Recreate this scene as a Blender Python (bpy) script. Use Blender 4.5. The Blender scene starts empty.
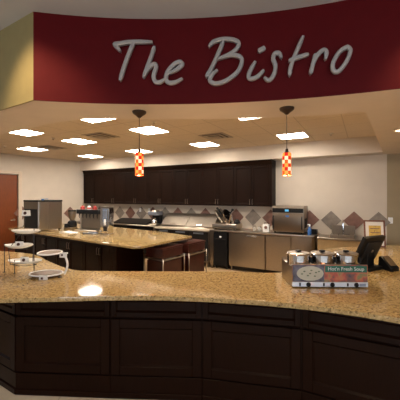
import bpy, bmesh, math, random
from mathutils import Vector, Matrix
random.seed(4)
SC = bpy.context.scene
COL = SC.collection

# ------------------------------------------------------------------ frame of the place
FOC, HOR, EYE = 296.0, 195.96, 1.72
TH = math.radians(29.165); CT, ST = math.cos(TH), math.sin(TH)
ROT = -TH                                            # the kitchen is turned against the view
def xd(u, v): return (u*CT + v*ST, -u*ST + v*CT)     # kitchen axes -> world plan
def uv(x, y): return (x*CT - y*ST, x*ST + y*CT)
def P(px, py, z):                                    # photograph point at a known height -> plan
    d = FOC*(EYE - z)/(py - HOR); return ((px - 200)*d/FOC, d)
def at(px, d): return ((px - 200)*d/FOC, d)
def hz(py, d): return EYE - (py - HOR)*d/FOC
def onv(px, v):                                      # u where the sight line meets a plane v = const
    k = (px - 200)/FOC; return v*(k*CT - ST)/(CT + k*ST)

# ------------------------------------------------------------------ materials
def newmat(name):
    m = bpy.data.materials.new(name); m.use_nodes = True
    nt = m.node_tree; b = nt.nodes['Principled BSDF']
    return m, nt, b
def mat(name, col, rough=.5, metal=0., var=.06, scale=12., bump=0., spec=.5, stretch=None, coat=0.):
    m, nt, b = newmat(name); N, L = nt.nodes, nt.links
    tc = N.new('ShaderNodeTexCoord'); mp = N.new('ShaderNodeMapping')
    if stretch: mp.inputs['Scale'].default_value = stretch
    no = N.new('ShaderNodeTexNoise'); no.inputs['Scale'].default_value = scale; no.inputs['Detail'].default_value = 4
    L.new(tc.outputs['Object'], mp.inputs[0]); L.new(mp.outputs[0], no.inputs['Vector'])
    r = N.new('ShaderNodeValToRGB')
    r.color_ramp.elements[0].position = .3; r.color_ramp.elements[1].position = .7
    r.color_ramp.elements[0].color = tuple(c*(1 - var) for c in col) + (1,)
    r.color_ramp.elements[1].color = tuple(min(1, c*(1 + var)) for c in col) + (1,)
    L.new(no.outputs['Fac'], r.inputs[0]); L.new(r.outputs[0], b.inputs['Base Color'])
    b.inputs['Roughness'].default_value = rough; b.inputs['Metallic'].default_value = metal
    b.inputs['Specular IOR Level'].default_value = spec
    if coat: b.inputs['Coat Weight'].default_value = coat; b.inputs['Coat Roughness'].default_value = .1
    if bump:
        bp = N.new('ShaderNodeBump'); bp.inputs['Strength'].default_value = bump; bp.inputs['Distance'].default_value = .01
        L.new(no.outputs['Fac'], bp.inputs['Height']); L.new(bp.outputs[0], b.inputs['Normal'])
    return m
def emit(name, col, s):
    m, nt, b = newmat(name)
    b.inputs['Base Color'].default_value = tuple(col) + (1,)
    b.inputs['Emission Color'].default_value = tuple(col) + (1,); b.inputs['Emission Strength'].default_value = s
    return m
def granite_mat():
    m, nt, b = newmat('speckled_granite'); N, L = nt.nodes, nt.links
    tc = N.new('ShaderNodeTexCoord')
    n1 = N.new('ShaderNodeTexNoise'); n1.inputs['Scale'].default_value = 42; n1.inputs['Detail'].default_value = 6
    n1.inputs['Roughness'].default_value = .75
    L.new(tc.outputs['Object'], n1.inputs['Vector'])
    r1 = N.new('ShaderNodeValToRGB'); e = r1.color_ramp.elements
    e[0].position = .30; e[0].color = (.13, .075, .03, 1)
    e[1].position = .72; e[1].color = (.70, .53, .31, 1)
    a = e.new(.43); a.color = (.39, .262, .105, 1); a = e.new(.55); a.color = (.485, .335, .14, 1)
    L.new(n1.outputs['Fac'], r1.inputs[0])
    vo = N.new('ShaderNodeTexVoronoi'); vo.inputs['Scale'].default_value = 48
    L.new(tc.outputs['Object'], vo.inputs['Vector'])
    n2 = N.new('ShaderNodeTexNoise'); n2.inputs['Scale'].default_value = 52; L.new(tc.outputs['Object'], n2.inputs['Vector'])
    ma = N.new('ShaderNodeMath'); ma.operation = 'GREATER_THAN'; ma.inputs[1].default_value = .60
    L.new(n2.outputs['Fac'], ma.inputs[0])
    mx = N.new('ShaderNodeMix'); mx.data_type = 'RGBA'; mx.inputs['B'].default_value = (.045, .025, .015, 1)
    mm = N.new('ShaderNodeMath'); mm.operation = 'MULTIPLY'; mm.inputs[1].default_value = .6
    L.new(ma.outputs[0], mm.inputs[0]); L.new(mm.outputs[0], mx.inputs['Factor']); L.new(r1.outputs[0], mx.inputs['A'])
    hs = N.new('ShaderNodeMath'); hs.operation = 'LESS_THAN'; hs.inputs[1].default_value = .16
    L.new(vo.outputs['Distance'], hs.inputs[0])
    m2 = N.new('ShaderNodeMix'); m2.data_type = 'RGBA'; m2.inputs['B'].default_value = (.72, .56, .36, 1)
    m3 = N.new('ShaderNodeMath'); m3.operation = 'MULTIPLY'; m3.inputs[1].default_value = .5
    L.new(hs.outputs[0], m3.inputs[0]); L.new(m3.outputs[0], m2.inputs['Factor']); L.new(mx.outputs['Result'], m2.inputs['A'])
    L.new(m2.outputs['Result'], b.inputs['Base Color'])
    b.inputs['Roughness'].default_value = .07; b.inputs['Specular IOR Level'].default_value = .58
    return m
def tile_mat(name, col, line, size, wid, off=(0, 0), rough=.8, var=.05, scale=30):
    m = mat(name, col, rough, var=var, scale=scale); nt = m.node_tree; N, L = nt.nodes, nt.links
    b = N['Principled BSDF']; src = b.inputs['Base Color'].links[0].from_socket
    tc = N.new('ShaderNodeTexCoord'); sx = N.new('ShaderNodeSeparateXYZ'); L.new(tc.outputs['Object'], sx.inputs[0])
    outs = []
    for i, o in enumerate('XY'):
        ad = N.new('ShaderNodeMath'); ad.operation = 'ADD'; ad.inputs[1].default_value = 100*size + off[i]
        L.new(sx.outputs[o], ad.inputs[0])
        mo = N.new('ShaderNodeMath'); mo.operation = 'MODULO'; mo.inputs[1].default_value = size; L.new(ad.outputs[0], mo.inputs[0])
        lt = N.new('ShaderNodeMath'); lt.operation = 'LESS_THAN'; lt.inputs[1].default_value = wid; L.new(mo.outputs[0], lt.inputs[0])
        outs.append(lt.outputs[0])
    mxm = N.new('ShaderNodeMath'); mxm.operation = 'MAXIMUM'; L.new(outs[0], mxm.inputs[0]); L.new(outs[1], mxm.inputs[1])
    mx = N.new('ShaderNodeMix'); mx.data_type = 'RGBA'; mx.inputs['B'].default_value = tuple(line) + (1,)
    L.new(mxm.outputs[0], mx.inputs['Factor']); L.new(src, mx.inputs['A']); L.new(mx.outputs['Result'], b.inputs['Base Color'])
    return m
def print_mat():                                     # printed vegetables on the warmer's front
    m, nt, b = newmat('vegetable_print'); N, L = nt.nodes, nt.links
    tc = N.new('ShaderNodeTexCoord'); n = N.new('ShaderNodeTexNoise'); n.inputs['Scale'].default_value = 11; n.inputs['Detail'].default_value = 3
    L.new(tc.outputs['Object'], n.inputs['Vector']); r = N.new('ShaderNodeValToRGB'); e = r.color_ramp.elements
    e[0].position = .30; e[0].color = (.07, .06, .10, 1); e[1].position = .72; e[1].color = (.50, .26, .15, 1)
    for p, c in ((.42, (.22, .10, .08, 1)), (.50, (.48, .10, .07, 1)), (.57, (.52, .20, .10, 1)), (.64, (.20, .22, .10, 1))):
        a = e.new(p); a.color = c
    L.new(n.outputs['Fac'], r.inputs[0]); L.new(r.outputs[0], b.inputs['Base Color']); b.inputs['Roughness'].default_value = .3
    return m
def shade_mat():                                     # lit mosaic glass of the pendants
    m, nt, b = newmat('lit_mosaic_glass'); N, L = nt.nodes, nt.links
    tc = N.new('ShaderNodeTexCoord'); sx = N.new('ShaderNodeSeparateXYZ'); L.new(tc.outputs['Object'], sx.inputs[0])
    an = N.new('ShaderNodeMath'); an.operation = 'ARCTAN2'; L.new(sx.outputs['Y'], an.inputs[0]); L.new(sx.outputs['X'], an.inputs[1])
    a2 = N.new('ShaderNodeMath'); a2.operation = 'MULTIPLY'; a2.inputs[1].default_value = 8/(2*math.pi); L.new(an.outputs[0], a2.inputs[0])
    z2 = N.new('ShaderNodeMath'); z2.operation = 'MULTIPLY'; z2.inputs[1].default_value = 1/.034; L.new(sx.outputs['Z'], z2.inputs[0])
    fl = []
    for q in (a2, z2):
        f = N.new('ShaderNodeMath'); f.operation = 'FLOOR'; L.new(q.outputs[0], f.inputs[0]); fl.append(f)
    cb = N.new('ShaderNodeCombineXYZ'); L.new(fl[0].outputs[0], cb.inputs[0]); L.new(fl[1].outputs[0], cb.inputs[1])
    su = N.new('ShaderNodeMath'); su.operation = 'ADD'; L.new(fl[0].outputs[0], su.inputs[0]); L.new(fl[1].outputs[0], su.inputs[1])
    pp = N.new('ShaderNodeMath'); pp.operation = 'PINGPONG'; pp.inputs[1].default_value = 1; L.new(su.outputs[0], pp.inputs[0])
    wn = N.new('ShaderNodeTexWhiteNoise'); wn.noise_dimensions = '3D'; L.new(cb.outputs[0], wn.inputs['Vector'])
    ra = N.new('ShaderNodeValToRGB'); ra.color_ramp.interpolation = 'CONSTANT'
    ra.color_ramp.elements[0].color = (.62, .02, .01, 1); ra.color_ramp.elements[1].position = .6; ra.color_ramp.elements[1].color = (.85, .10, .01, 1)
    rb = N.new('ShaderNodeValToRGB'); rb.color_ramp.interpolation = 'CONSTANT'
    rb.color_ramp.elements[0].color = (1, .36, .06, 1); rb.color_ramp.elements[1].position = .55; rb.color_ramp.elements[1].color = (1, .80, .48, 1)
    L.new(wn.outputs['Value'], ra.inputs[0]); L.new(wn.outputs['Value'], rb.inputs[0])
    mx = N.new('ShaderNodeMix'); mx.data_type = 'RGBA'; L.new(pp.outputs[0], mx.inputs['Factor']); L.new(ra.outputs[0], mx.inputs['A']); L.new(rb.outputs[0], mx.inputs['B'])
    L.new(mx.outputs['Result'], b.inputs['Base Color']); L.new(mx.outputs['Result'], b.inputs['Emission Color'])
    b.inputs['Emission Strength'].default_value = .85; b.inputs['Roughness'].default_value = .15
    return m
M = dict(
    granite=granite_mat(),
    wood=mat('dark_wood', (.0125, .0042, .0022), .24, var=.22, scale=9, stretch=(14, 14, 1), spec=.09),
    wood_up=mat('espresso_wood', (.0105, .0042, .0022), .45, var=.3, scale=8, stretch=(14, 14, 1), spec=.09),
    red=mat('red_paint', (.10, .0036, .0055), .6, var=.04, spec=.12),
    yellow=mat('mustard_paint', (.33, .265, .115), .7, var=.04),
    cream=mat('cream_paint', (.61, .54, .455), .8, var=.03, scale=4),
    tan=mat('tan_paint', (.34, .27, .17), .8, var=.04, scale=5),
    soffit=mat('soffit_paint', (.68, .58, .47), .85, var=.03, scale=4),
    lobby=mat('grey_ceiling_paint', (.56, .56, .56), .85, var=.03, scale=4),
    ctile=tile_mat('ceiling_tile', (.66, .545, .41), (.50, .40, .29), .61, .014, (.30, .20), .9),
    floor=tile_mat('floor_tile', (.50, .345, .19), (.36, .25, .15), .45, .008, (0, 0), .35, var=.16, scale=5),
    lfloor=tile_mat('pale_floor_tile', (.66, .60, .52), (.45, .40, .34), .60, .008, (0, 0), .3, var=.08, scale=5),
    steel=mat('brushed_steel', (.46, .40, .33), .30, 1., var=.10, scale=14, stretch=(1, 1, 26)),
    steel_dk=mat('dull_steel', (.28, .235, .19), .42, 1., var=.12, scale=14, stretch=(26, 1, 1)),
    chrome=mat('polished_steel', (.66, .65, .65), .09, 1., var=.03),
    letter=mat('brushed_aluminium', (.50, .485, .475), .34, .45, var=.06, scale=30, stretch=(1, 1, 12)),
    black=mat('black_plastic', (.008, .008, .009), .38, var=.2, spec=.25),
    rubber=mat('dark_rubber', (.022, .020, .019), .6, var=.2, spec=.2),
    iron=mat('black_iron', (.016, .012, .010), .5, var=.2),
    bronze=mat('dark_bronze', (.05, .032, .022), .4, .6, var=.1),
    white=mat('white_plastic', (.86, .86, .85), .35, var=.03),
    ceramic=mat('white_ceramic', (.88, .86, .81), .16, var=.03),
    paper=mat('white_paper', (.80, .79, .77), .8, var=.03),
    mesh=mat('brown_mesh', (.17, .12, .085), .55, .3, var=.2, scale=60),
    bluegrey=mat('blue_grey_metal', (.30, .34, .42), .35, .7, var=.1),
    blue=mat('blue_plastic', (.05, .16, .45), .4, var=.05),
    screen=emit('blue_display', (.08, .35, .60), .45),
    diffuser=emit('lit_diffuser', (1, .89, .76), 34.),
    downlit=emit('lit_downlight', (1, .75, .48), 9.),
    frame=mat('white_metal', (.70, .62, .52), .5, var=.02),
    vent=mat('vent_metal', (.40, .32, .235), .5, var=.05),
    ventdk=mat('vent_shadow_gap', (.03, .022, .016), .8, var=.1),
    dred=mat('slate_red', (.21, .105, .08), .55, var=.25, scale=10),
    dgrey=mat('slate_grey', (.235, .20, .17), .55, var=.25, scale=10),
    door=mat('cherry_door', (.19, .045, .010), .35, var=.18, scale=7, stretch=(10, 10, 1)),
    doorframe=mat('cream_door_frame', (.62, .52, .41), .5, var=.03),
    maroon=mat('maroon_laminate', (.055, .013, .009), .32, var=.18, scale=8),
    darkdoor=mat('dark_steel_door', (.014, .012, .011), .45, 0, var=.15, spec=.2),
    greenp=mat('green_print', (.015, .13, .085), .35, var=.05),
    cream_print=mat('soup_bowl_print', (.56, .53, .42), .35, var=.05),
    herb=mat('herb_print', (.16, .20, .12), .4, var=.3),
    vegprint=print_mat(), mosaic=shade_mat(),
    gold=mat('golden_print', (.62, .42, .09), .5, var=.25, scale=20),
    pframe=mat('cherry_frame', (.17, .055, .022), .4, var=.2),
    redfruit=mat('red_label', (.42, .05, .04), .4, var=.2),
    board=mat('cutting_board', (.56, .48, .37), .5, var=.03),
    kick=mat('black_kick', (.010, .008, .007), .6, var=.2),
    granrefl=mat('painted_granite_reflection', (.40, .28, .14), .3, var=.1),  # flat tan imitates warm granite reflected in the sink counter's face
    lidsteel=mat('lid_steel', (.40, .345, .285), .45, .9, var=.06, scale=14, stretch=(1, 1, 20)),
    ovend=mat('oven_door_steel', (.21, .165, .125), .33, 1., var=.1, scale=14, stretch=(1, 1, 20)),
    satin=mat('satin_aluminium', (.74, .77, .82), .38, .55, var=.04), pdark=mat('dark_table_print', (.115, .105, .135), .35, var=.75, scale=16),
    glass=None)
g, nt, b = newmat('clear_glass'); b.inputs['Transmission Weight'].default_value = .9; b.inputs['Roughness'].default_value = .05
b.inputs['Base Color'].default_value = (.92, .93, .93, 1); M['glass'] = g

# ------------------------------------------------------------------ mesh helpers
class MB:
    def __init__(s): s.bm = bmesh.new()
    def _add(s, t, bev=0, seg=1):
        if bev: bmesh.ops.bevel(t, geom=list(t.edges), offset=bev, segments=seg, affect='EDGES', profile=.6)
        me = bpy.data.meshes.new('t'); t.to_mesh(me); t.free(); s.bm.from_mesh(me); bpy.data.meshes.remove(me); return s
    def box(s, x0, x1, y0, y1, z0, z1, bev=0, seg=1, mx=None):
        t = bmesh.new(); bmesh.ops.create_cube(t, size=1)
        for v in t.verts: v.co = ((x0 + x1)/2 + v.co.x*(x1 - x0), (y0 + y1)/2 + v.co.y*(y1 - y0), (z0 + z1)/2 + v.co.z*(z1 - z0))
        s._mx(t, mx); return s._add(t, bev, seg)
    def _mx(s, t, mx):
        if mx is not None: bmesh.ops.transform(t, matrix=mx, verts=t.verts)
    def prism(s, pts, z0, z1, bev=0, seg=1, mx=None):
        t = bmesh.new(); a = [t.verts.new((p[0], p[1], z0)) for p in pts]; c = [t.verts.new((p[0], p[1], z1)) for p in pts]; n = len(pts)
        f1 = t.faces.new(a[::-1]); f2 = t.faces.new(c)
        for i in range(n): t.faces.new((a[i], a[(i + 1) % n], c[(i + 1) % n], c[i]))
        bmesh.ops.recalc_face_normals(t, faces=t.faces)
        if bev:
            ed = [e for e in t.edges if abs(e.verts[0].co.z - e.verts[1].co.z) < 1e-6]
            bmesh.ops.bevel(t, geom=ed, offset=bev, segments=seg, affect='EDGES', profile=.6)
        s._mx(t, mx); return s._add(t)
    def profile(s, pts, x0, x1, bev=0):              # (y, z) outline extruded along x
        t = bmesh.new(); a = [t.verts.new((x0, p[0], p[1])) for p in pts]; c = [t.verts.new((x1, p[0], p[1])) for p in pts]; n = len(pts)
        t.faces.new(a); t.faces.new(c[::-1])
        for i in range(n): t.faces.new((a[i], c[i], c[(i + 1) % n], a[(i + 1) % n]))
        bmesh.ops.recalc_face_normals(t, faces=t.faces); return s._add(t, bev)
    def lathe(s, prof, c=(0, 0, 0), n=28, sx=1, sy=1, mx=None):
        t = bmesh.new(); rings = []; n = max(n, 20)
        for r, z in prof:
            rings.append([t.verts.new((c[0] + sx*r*math.cos(2*math.pi*i/n), c[1] + sy*r*math.sin(2*math.pi*i/n), c[2] + z)) for i in range(n)] if r > 1e-5
                         else [t.verts.new((c[0], c[1], c[2] + z))])
        for A, B in zip(rings, rings[1:]):
            for i in range(n):
                j = (i + 1) % n
                if len(A) == 1 and len(B) == 1: continue
                if len(A) == 1: t.faces.new((A[0], B[j], B[i]))
                elif len(B) == 1: t.faces.new((A[i], A[j], B[0]))
                else: t.faces.new((A[i], A[j], B[j], B[i]))
        if len(rings[0]) > 1: t.faces.new(rings[0][::-1])
        if len(rings[-1]) > 1: t.faces.new(rings[-1])
        bmesh.ops.recalc_face_normals(t, faces=t.faces); s._mx(t, mx); return s._add(t)
    def tube(s, path, r, n=8, closed=False, sect=None):
        pts = [Vector(p) for p in path]; t = bmesh.new(); rings = []; m = len(pts); up = Vector((0, 0, 1)); prev = None
        for i, p in enumerate(pts):
            if closed: d = pts[(i + 1) % m] - pts[i - 1]
            else: d = pts[min(i + 1, m - 1)] - pts[max(i - 1, 0)]
            d.normalize()
            a = d.cross(up) if abs(d.z) < .95 else d.cross(Vector((1, 0, 0)))
            if prev is not None and a.dot(prev) < 0: a = -a
            a.normalize(); prev = a; bq = a.cross(d)
            rr = r[i] if isinstance(r, (list, tuple)) else r
            rings.append([t.verts.new(p + a*math.cos(2*math.pi*k/n)*rr + bq*math.sin(2*math.pi*k/n)*rr) for k in range(n)])
        for i in range(m if closed else m - 1):
            A, B = rings[i], rings[(i + 1) % m]
            for k in range(n): t.faces.new((A[k], A[(k + 1) % n], B[(k + 1) % n], B[k]))
        if not closed: t.faces.new(rings[0][::-1]); t.faces.new(rings[-1])
        bmesh.ops.recalc_face_normals(t, faces=t.faces); return s._add(t)
    def build(s, name, m, parent=None, loc=None, rotz=None, smooth=True):
        me = bpy.data.meshes.new(name); s.bm.to_mesh(me); s.bm.free()
        if smooth and len(me.polygons):
            me.shade_smooth(); me.set_sharp_from_angle(angle=math.radians(20))
            for p_ in me.polygons:
                if p_.loop_total > 4: p_.use_smooth = False
        me.materials.append(M[m] if isinstance(m, str) else m)
        o = bpy.data.objects.new(name, me); COL.objects.link(o)
        if parent: o.parent = parent
        if loc: o.location = loc
        if rotz is not None: o.rotation_euler.z = rotz
        return o
def tag(o, label, cat, group=None, kind=None):
    o['label'] = label; o['category'] = cat
    if group: o['group'] = group
    if kind: o['kind'] = kind
    return o
def thing(name, label, cat, loc=(0, 0, 0), rotz=0, group=None, kind=None):
    o = bpy.data.objects.new(name, None); COL.objects.link(o); o.location = loc; o.rotation_euler.z = rotz
    o.empty_display_size = .1
    return tag(o, label, cat, group, kind)
def kthing(name, label, cat, u, v, z, group=None, kind=None, turn=0):
    x, y = xd(u, v); return thing(name, label, cat, (x, y, z), ROT + turn, group, kind)
def copy_tree(o, parent=None):
    c = o.copy(); COL.objects.link(c)
    if parent: c.parent = parent
    for ch in [q for q in bpy.data.objects if q.parent == o]: copy_tree(ch, c)
    return c
def struct(name, mb, m, label, cat, loc=None, rotz=None):
    return tag(mb.build(name, m, None, loc, rotz), label, cat, None, 'structure')
def catmull(pts, k=8):
    out = []; n = len(pts)
    for i in range(n - 1):
        p0, p1, p2, p3 = pts[max(i - 1, 0)], pts[i], pts[i + 1], pts[min(i + 2, n - 1)]
        for j in range(k):
            t = j/k
            out.append(tuple(.5*((2*b) + (-a + c)*t + (2*a - 5*b + 4*c - d)*t*t + (-a + 3*b - 3*c + d)*t**3) for a, b, c, d in zip(p0, p1, p2, p3)))
    out.append(tuple(pts[-1])); return out
def rz(a): return Matrix.Rotation(a, 4, 'Z')
def text_mesh(s, size, m, name, parent, loc, rot, depth=.0006):
    cu = bpy.data.curves.new('t', 'FONT'); cu.body = s; cu.size = size; cu.extrude = depth; cu.align_x = 'CENTER'; cu.align_y = 'CENTER'
    o = bpy.data.objects.new('t', cu); COL.objects.link(o); bpy.context.view_layer.update()
    me = bpy.data.meshes.new_from_object(o.evaluated_get(bpy.context.evaluated_depsgraph_get()))
    bpy.data.objects.remove(o); bpy.data.curves.remove(cu)
    me.materials.clear(); me.materials.append(M[m]); r = bpy.data.objects.new(name, me); COL.objects.link(r)
    r.parent = parent; r.location = loc; r.rotation_euler = rot; return r

# ------------------------------------------------------------------ room shell
ZS, ZC, ZL = 2.546, 2.86, 3.31
VB, VF = 6.92, 6.54
KZ = (0, 0, 0)
struct('floor', MB().prism([(-13, 2.75), (8, 2.75), (8, 13), (-13, 13)], -.06, 0), 'floor', 'golden tan tiled kitchen floor behind the bar', 'floor')
struct('floor_lobby', MB().prism([(-13, -6), (8, -6), (8, 2.75), (-13, 2.75)], -.06, 0), 'lfloor', 'pale tiled lobby floor in front of the bar', 'floor')
def kwall(u0, u1, v0, v1, z0, z1): return MB().box(u0, u1, v0, v1, z0, z1)
struct('wall_back', kwall(-8.2, .376, VB, VB + .12, 0, 3.25), 'cream', 'cream back wall behind the upper cabinets and slate diamonds', 'wall', KZ, ROT)
struct('wall_right', kwall(.376, 4.2, VB, VB + .12, 0, 3.25), 'tan', 'darker tan wall with a light switch at the far right', 'wall', KZ, ROT)
struct('wall_side', kwall(3.2, 3.32, 2.2, VB, 0, 3.25), 'tan', 'tan side wall closing the kitchen at the right', 'wall', KZ, ROT)
# left wall, a little out of square
c0 = Vector(xd(-8.085, VB)); c1 = Vector(xd(-8.49, 4.29)); wd = (c1 - c0).normalized(); wn = Vector((-wd.y, wd.x))
if wn.dot(Vector((1, 0))) < 0: wn = -wn
LANG = math.atan2(-wd.y, -wd.x)                       # local +x runs towards the corner
def lw(px):                                          # distance from the corner along the left wall at a sight line
    k = (px - 200)/FOC; den = wd.x - k*wd.y; return (k*c0.y - c0.x)/den
def lwp0(dist): return c0 + wd*dist
ln = 7.0; ce = c0 + wd*ln
dl0, dl1 = lw(18.3), lw(18.3) + 1.02                  # door leaf between these distances
DH = hz(174.8, lwp0(dl0).y)
wl = MB(); wl.box(0, ln - dl1, 0, .12, 0, 3.25); wl.box(ln - dl0, ln, 0, .12, 0, 3.25); wl.box(ln - dl1, ln - dl0, 0, .12, DH + .01, 3.25)
struct('wall_left', wl, 'cream', 'cream left wall around the reddish-brown door', 'wall', (ce.x, ce.y, 0), LANG)
def lwp(dist, off=0): p = c0 + wd*dist + wn*off; return p
p = lwp(dl1)
d1 = thing('door_1', 'reddish-brown wooden door in a cream frame at the far left', 'door', (p.x, p.y, 0), LANG, kind='structure')
W = dl1 - dl0
MB().box(.01, W - .01, .03, .075, .01, DH, .003).build('door_leaf', 'door', d1)
MB().box(-.09, 0, -.02, .13, 0, DH + .09, .004).box(W, W + .09, -.02, .13, 0, DH + .09, .004).box(0, W, -.02, .13, DH + .01, DH + .09, .004).build('door_frame', 'doorframe', d1)
h = MB(); h.lathe([(.03, 0), (.03, .012)], n=18, mx=Matrix.Translation((W - .09, .03, 1.06)) @ Matrix.Rotation(math.pi/2, 4, 'X'))
h.tube([(W - .09, .03, 1.06), (W - .09, -.03, 1.06), (W - .2, -.03, 1.06)], .011); h.build('door_handle', 'steel', d1)
hh = MB()
for zz in (.3, 1.2, 2.1): hh.box(.0, .02, .02, .035, zz, zz + .1)
hh.build('hinges', 'steel', d1)

# red fascia arc
FX0, FA, FR = -.40, 2.66, 5.0
def fas(x, off=0.):                                  # point on the fascia arc at x, moved outwards from its centre by off
    cy = FA - FR; a = math.asin(max(-1, min(1, (x - FX0)/FR))); return (FX0 + (FR + off)*math.sin(a), cy + (FR + off)*math.cos(a))
def fas_hit(px, off=.046):                                     # sight line -> fascia plan point and outward-facing normal
    k = (px - 200)/FOC; cy = FA - FR; lo, hi = .5, 4.
    for _ in range(50):
        md = (lo + hi)/2
        if math.hypot(k*md - FX0, md - cy) < FR - off: lo = md
        else: hi = md
    x, y = k*lo, lo; n = Vector((FX0 - x, cy - y)).normalized(); return x, y, n
XL, XR = -1.437, 3.6
arc = [fas(XL + (XR - XL)*i/48) for i in range(49)]
arco = [fas(XL + (XR - XL)*i/48, .012) for i in range(49)]
struct('wall_fascia', MB().prism(arc + arco[::-1], ZS, ZL), 'red', 'curved dark red fascia wall carrying the metal letters', 'wall')
cl = Vector(arc[0]); rd = Vector((-.853, .521)).normalized(); rn = Vector((.521, .853))
re = cl + rd*5.5
struct('wall_fascia_left', MB().prism([tuple(cl), tuple(re), tuple(re + rn*.012), tuple(cl + rn*.012 + Vector((.01, 0)))][::1], ZS, ZL), 'yellow',
       'mustard yellow return wall at the left end of the red fascia', 'wall')
struct('ceiling_lobby', MB().box(-9, 7, -6, 4.6, ZL, ZL + .06), 'lobby', 'plain grey ceiling above and in front of the red fascia', 'ceiling')

# soffit ring round the raised tile ceiling
inner = [(-6.6, 6.3), (-4.0, 4.8), P(5, 133.6, ZS), P(26, 129.2, ZS), P(55, 123, ZS), P(92, 118.8, ZS), P(135, 119.2, ZS), P(190, 119.3, ZS), P(250, 118.3, ZS), P(320, 115.3, ZS), P(366, 112, ZS)]
inner = catmull(inner, 5)
back_r = xd(.289, VF)
outer = [tuple(re + rn*.010), tuple(cl + rn*.010)] + arco[1:]
front = outer + [xd(3.2, 2.6)] + [inner[-1]] + inner[::-1][1:]
struct('trim_1', MB().prism(front, ZS, ZC + .06), 'soffit', 'flat tan soffit behind the red fascia from which the pendants hang', 'soffit')
rs = [inner[-1], xd(3.2, 2.6), xd(3.2, VB), xd(.289, VB), back_r]
struct('trim_2', MB().prism(rs, ZS, ZC + .06), 'soffit', 'flat dropped soffit at the right with a recessed downlight', 'soffit')
struct('trim_3', kwall(-8.2, .30, VF, VB, ZS, ZC + .06), 'cream', 'pale soffit face above the upper cabinets', 'soffit', KZ, ROT)
cp = [uv(*q) for q in inner[::-1]] 
cu_ = [(q[0], q[1] - .12) for q in cp]
cu_ = [(cu_[0][0] + .15, cu_[0][1])] + cu_ + [(-8.9, 2.2), (-8.2, VB), (.5, VB)]
struct('ceiling', MB().prism(cu_, ZC, ZC + .05), 'ctile', 'tan tile ceiling with bright square light panels', 'ceiling', KZ, ROT)

# ------------------------------------------------------------------ ceiling lights, vents, detectors
LP = [(-3.275, 4.061, 'in the front row, right above the left pendant lamp'), (-1.37, 3.93, 'mostly hidden by the soffit edge near the right pendant'),
      (-5.194, 4.156, 'in the front row, second from the left wall'), (-7.048, 4.297, 'in the front row, above the reddish-brown door'),
      (-5.322, 3.06, 'nearest the mustard yellow return wall'), (-6.874, 5.88, 'in the back row, by the left end of the cabinets'),
      (-5.024, 5.82, 'in the back row, directly behind the left pendant'), (-3.103, 5.774, 'in the back row, beside a square air vent'),
      (-1.202, 5.751, 'behind the right pendant lamp'), (-3.44, 2.95, 'mostly hidden by the soffit edge left of the left pendant')]
t0 = None
for u, v, wh in LP:
    x, y = xd(u, v)
    if t0 is None:
        t0 = t = thing('ceiling_light', '', 'ceiling light', (x, y, ZC), ROT, 'square ceiling light panels')
        f = MB(); a, w = .256, .008
        f.box(-a, a, -a, -a + w, -.010, 0).box(-a, a, a - w, a, -.010, 0).box(-a, -a + w, -a + w, a - w, -.010, 0).box(a - w, a, -a + w, a - w, -.010, 0)
        f.build('light_frame', 'frame', t); MB().box(-a + w, a - w, -a + w, a - w, -.004, 0).build('diffuser', 'diffuser', t)
    else: t = copy_tree(t0); t.location = (x, y, ZC)
    t['label'] = 'bright square ceiling light panel ' + wh
VP = [(-3.932, 3.413, 'just left of the left pendant canopy'), (-6.896, 4.565, 'farthest left, between two front light panels'),
      (-4.789, 4.338, 'between the left pendant and the light left of it'), (-2.694, 5.507, 'right of centre, above the upper cabinets')]
VP = [(-7.0, 4.75, 'at the far left, between two light panels'), (-4.75, 4.33, 'left of the left pendant lamp'), (-2.70, 5.50, 'right of the left pendant')]
t0 = None
for u, v, wh in VP:
    x, y = xd(u*.919, v*.919)
    if t0 is None:
        t0 = t = thing('air_vent', '', 'air vent', (x, y, ZC), ROT, 'square ceiling air vents')
        f = MB(); a = .25
        for q, zz in ((a, -.010), (a*.70, -.022), (a*.42, -.034)):
            w = .05
            f.box(-q, q, -q, -q + w, zz, zz + .008).box(-q, q, q - w, q, zz, zz + .008).box(-q, -q + w, -q + w, q - w, zz, zz + .008).box(q - w, q, -q + w, q - w, zz, zz + .008)
        f.box(-.06, .06, -.06, .06, -.04, -.034); f.build('vent_louvres', 'vent', t)
        MB().box(-a + .03, a - .03, -a + .03, a - .03, -.006, 0).build('vent_throat', 'ventdk', t)
    else: t = copy_tree(t0); t.location = (x, y, ZC)
    t['label'] = 'square louvred ceiling air vent ' + wh
for px, py, lb in ((331, 133.5, 'small sprinkler head in the tile ceiling right of the right pendant'), (154, 121.6, 'small sprinkler head in the ceiling just right of the left pendant canopy'),
                   (53, 138, 'small sprinkler head between light panels at the left'), (4.5, 146, 'small sprinkler head in the ceiling above the reddish-brown door')):
    x, y = P(px, py, ZC)
    s = thing('sprinkler', lb, 'sprinkler', (x, y, ZC), 0, 'ceiling sprinkler heads')
    MB().lathe([(.04, 0), (.042, -.008), (.02, -.016)], n=18).build('escutcheon', 'frame', s)
    MB().lathe([(.012, -.016), (.010, -.034), (.018, -.036), (.018, -.039)], n=14).build('deflector', 'vent', s)
def downlight(name, label, x, y, z, on=True):
    s = thing(name, label, 'downlight', (x, y, z)); MB().lathe([(.085, 0), (.085, -.006), (.065, -.010), (.062, -.002)], n=28).build('trim_ring', 'frame', s)
    MB().lathe([(.058, -.001), (.055, -.004)], n=24).build('lens', 'downlit', s); return s
x, y = P(401, 130, ZS); downlight('downlight', 'small round recessed downlight in the right soffit', x, y, ZS)

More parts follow.
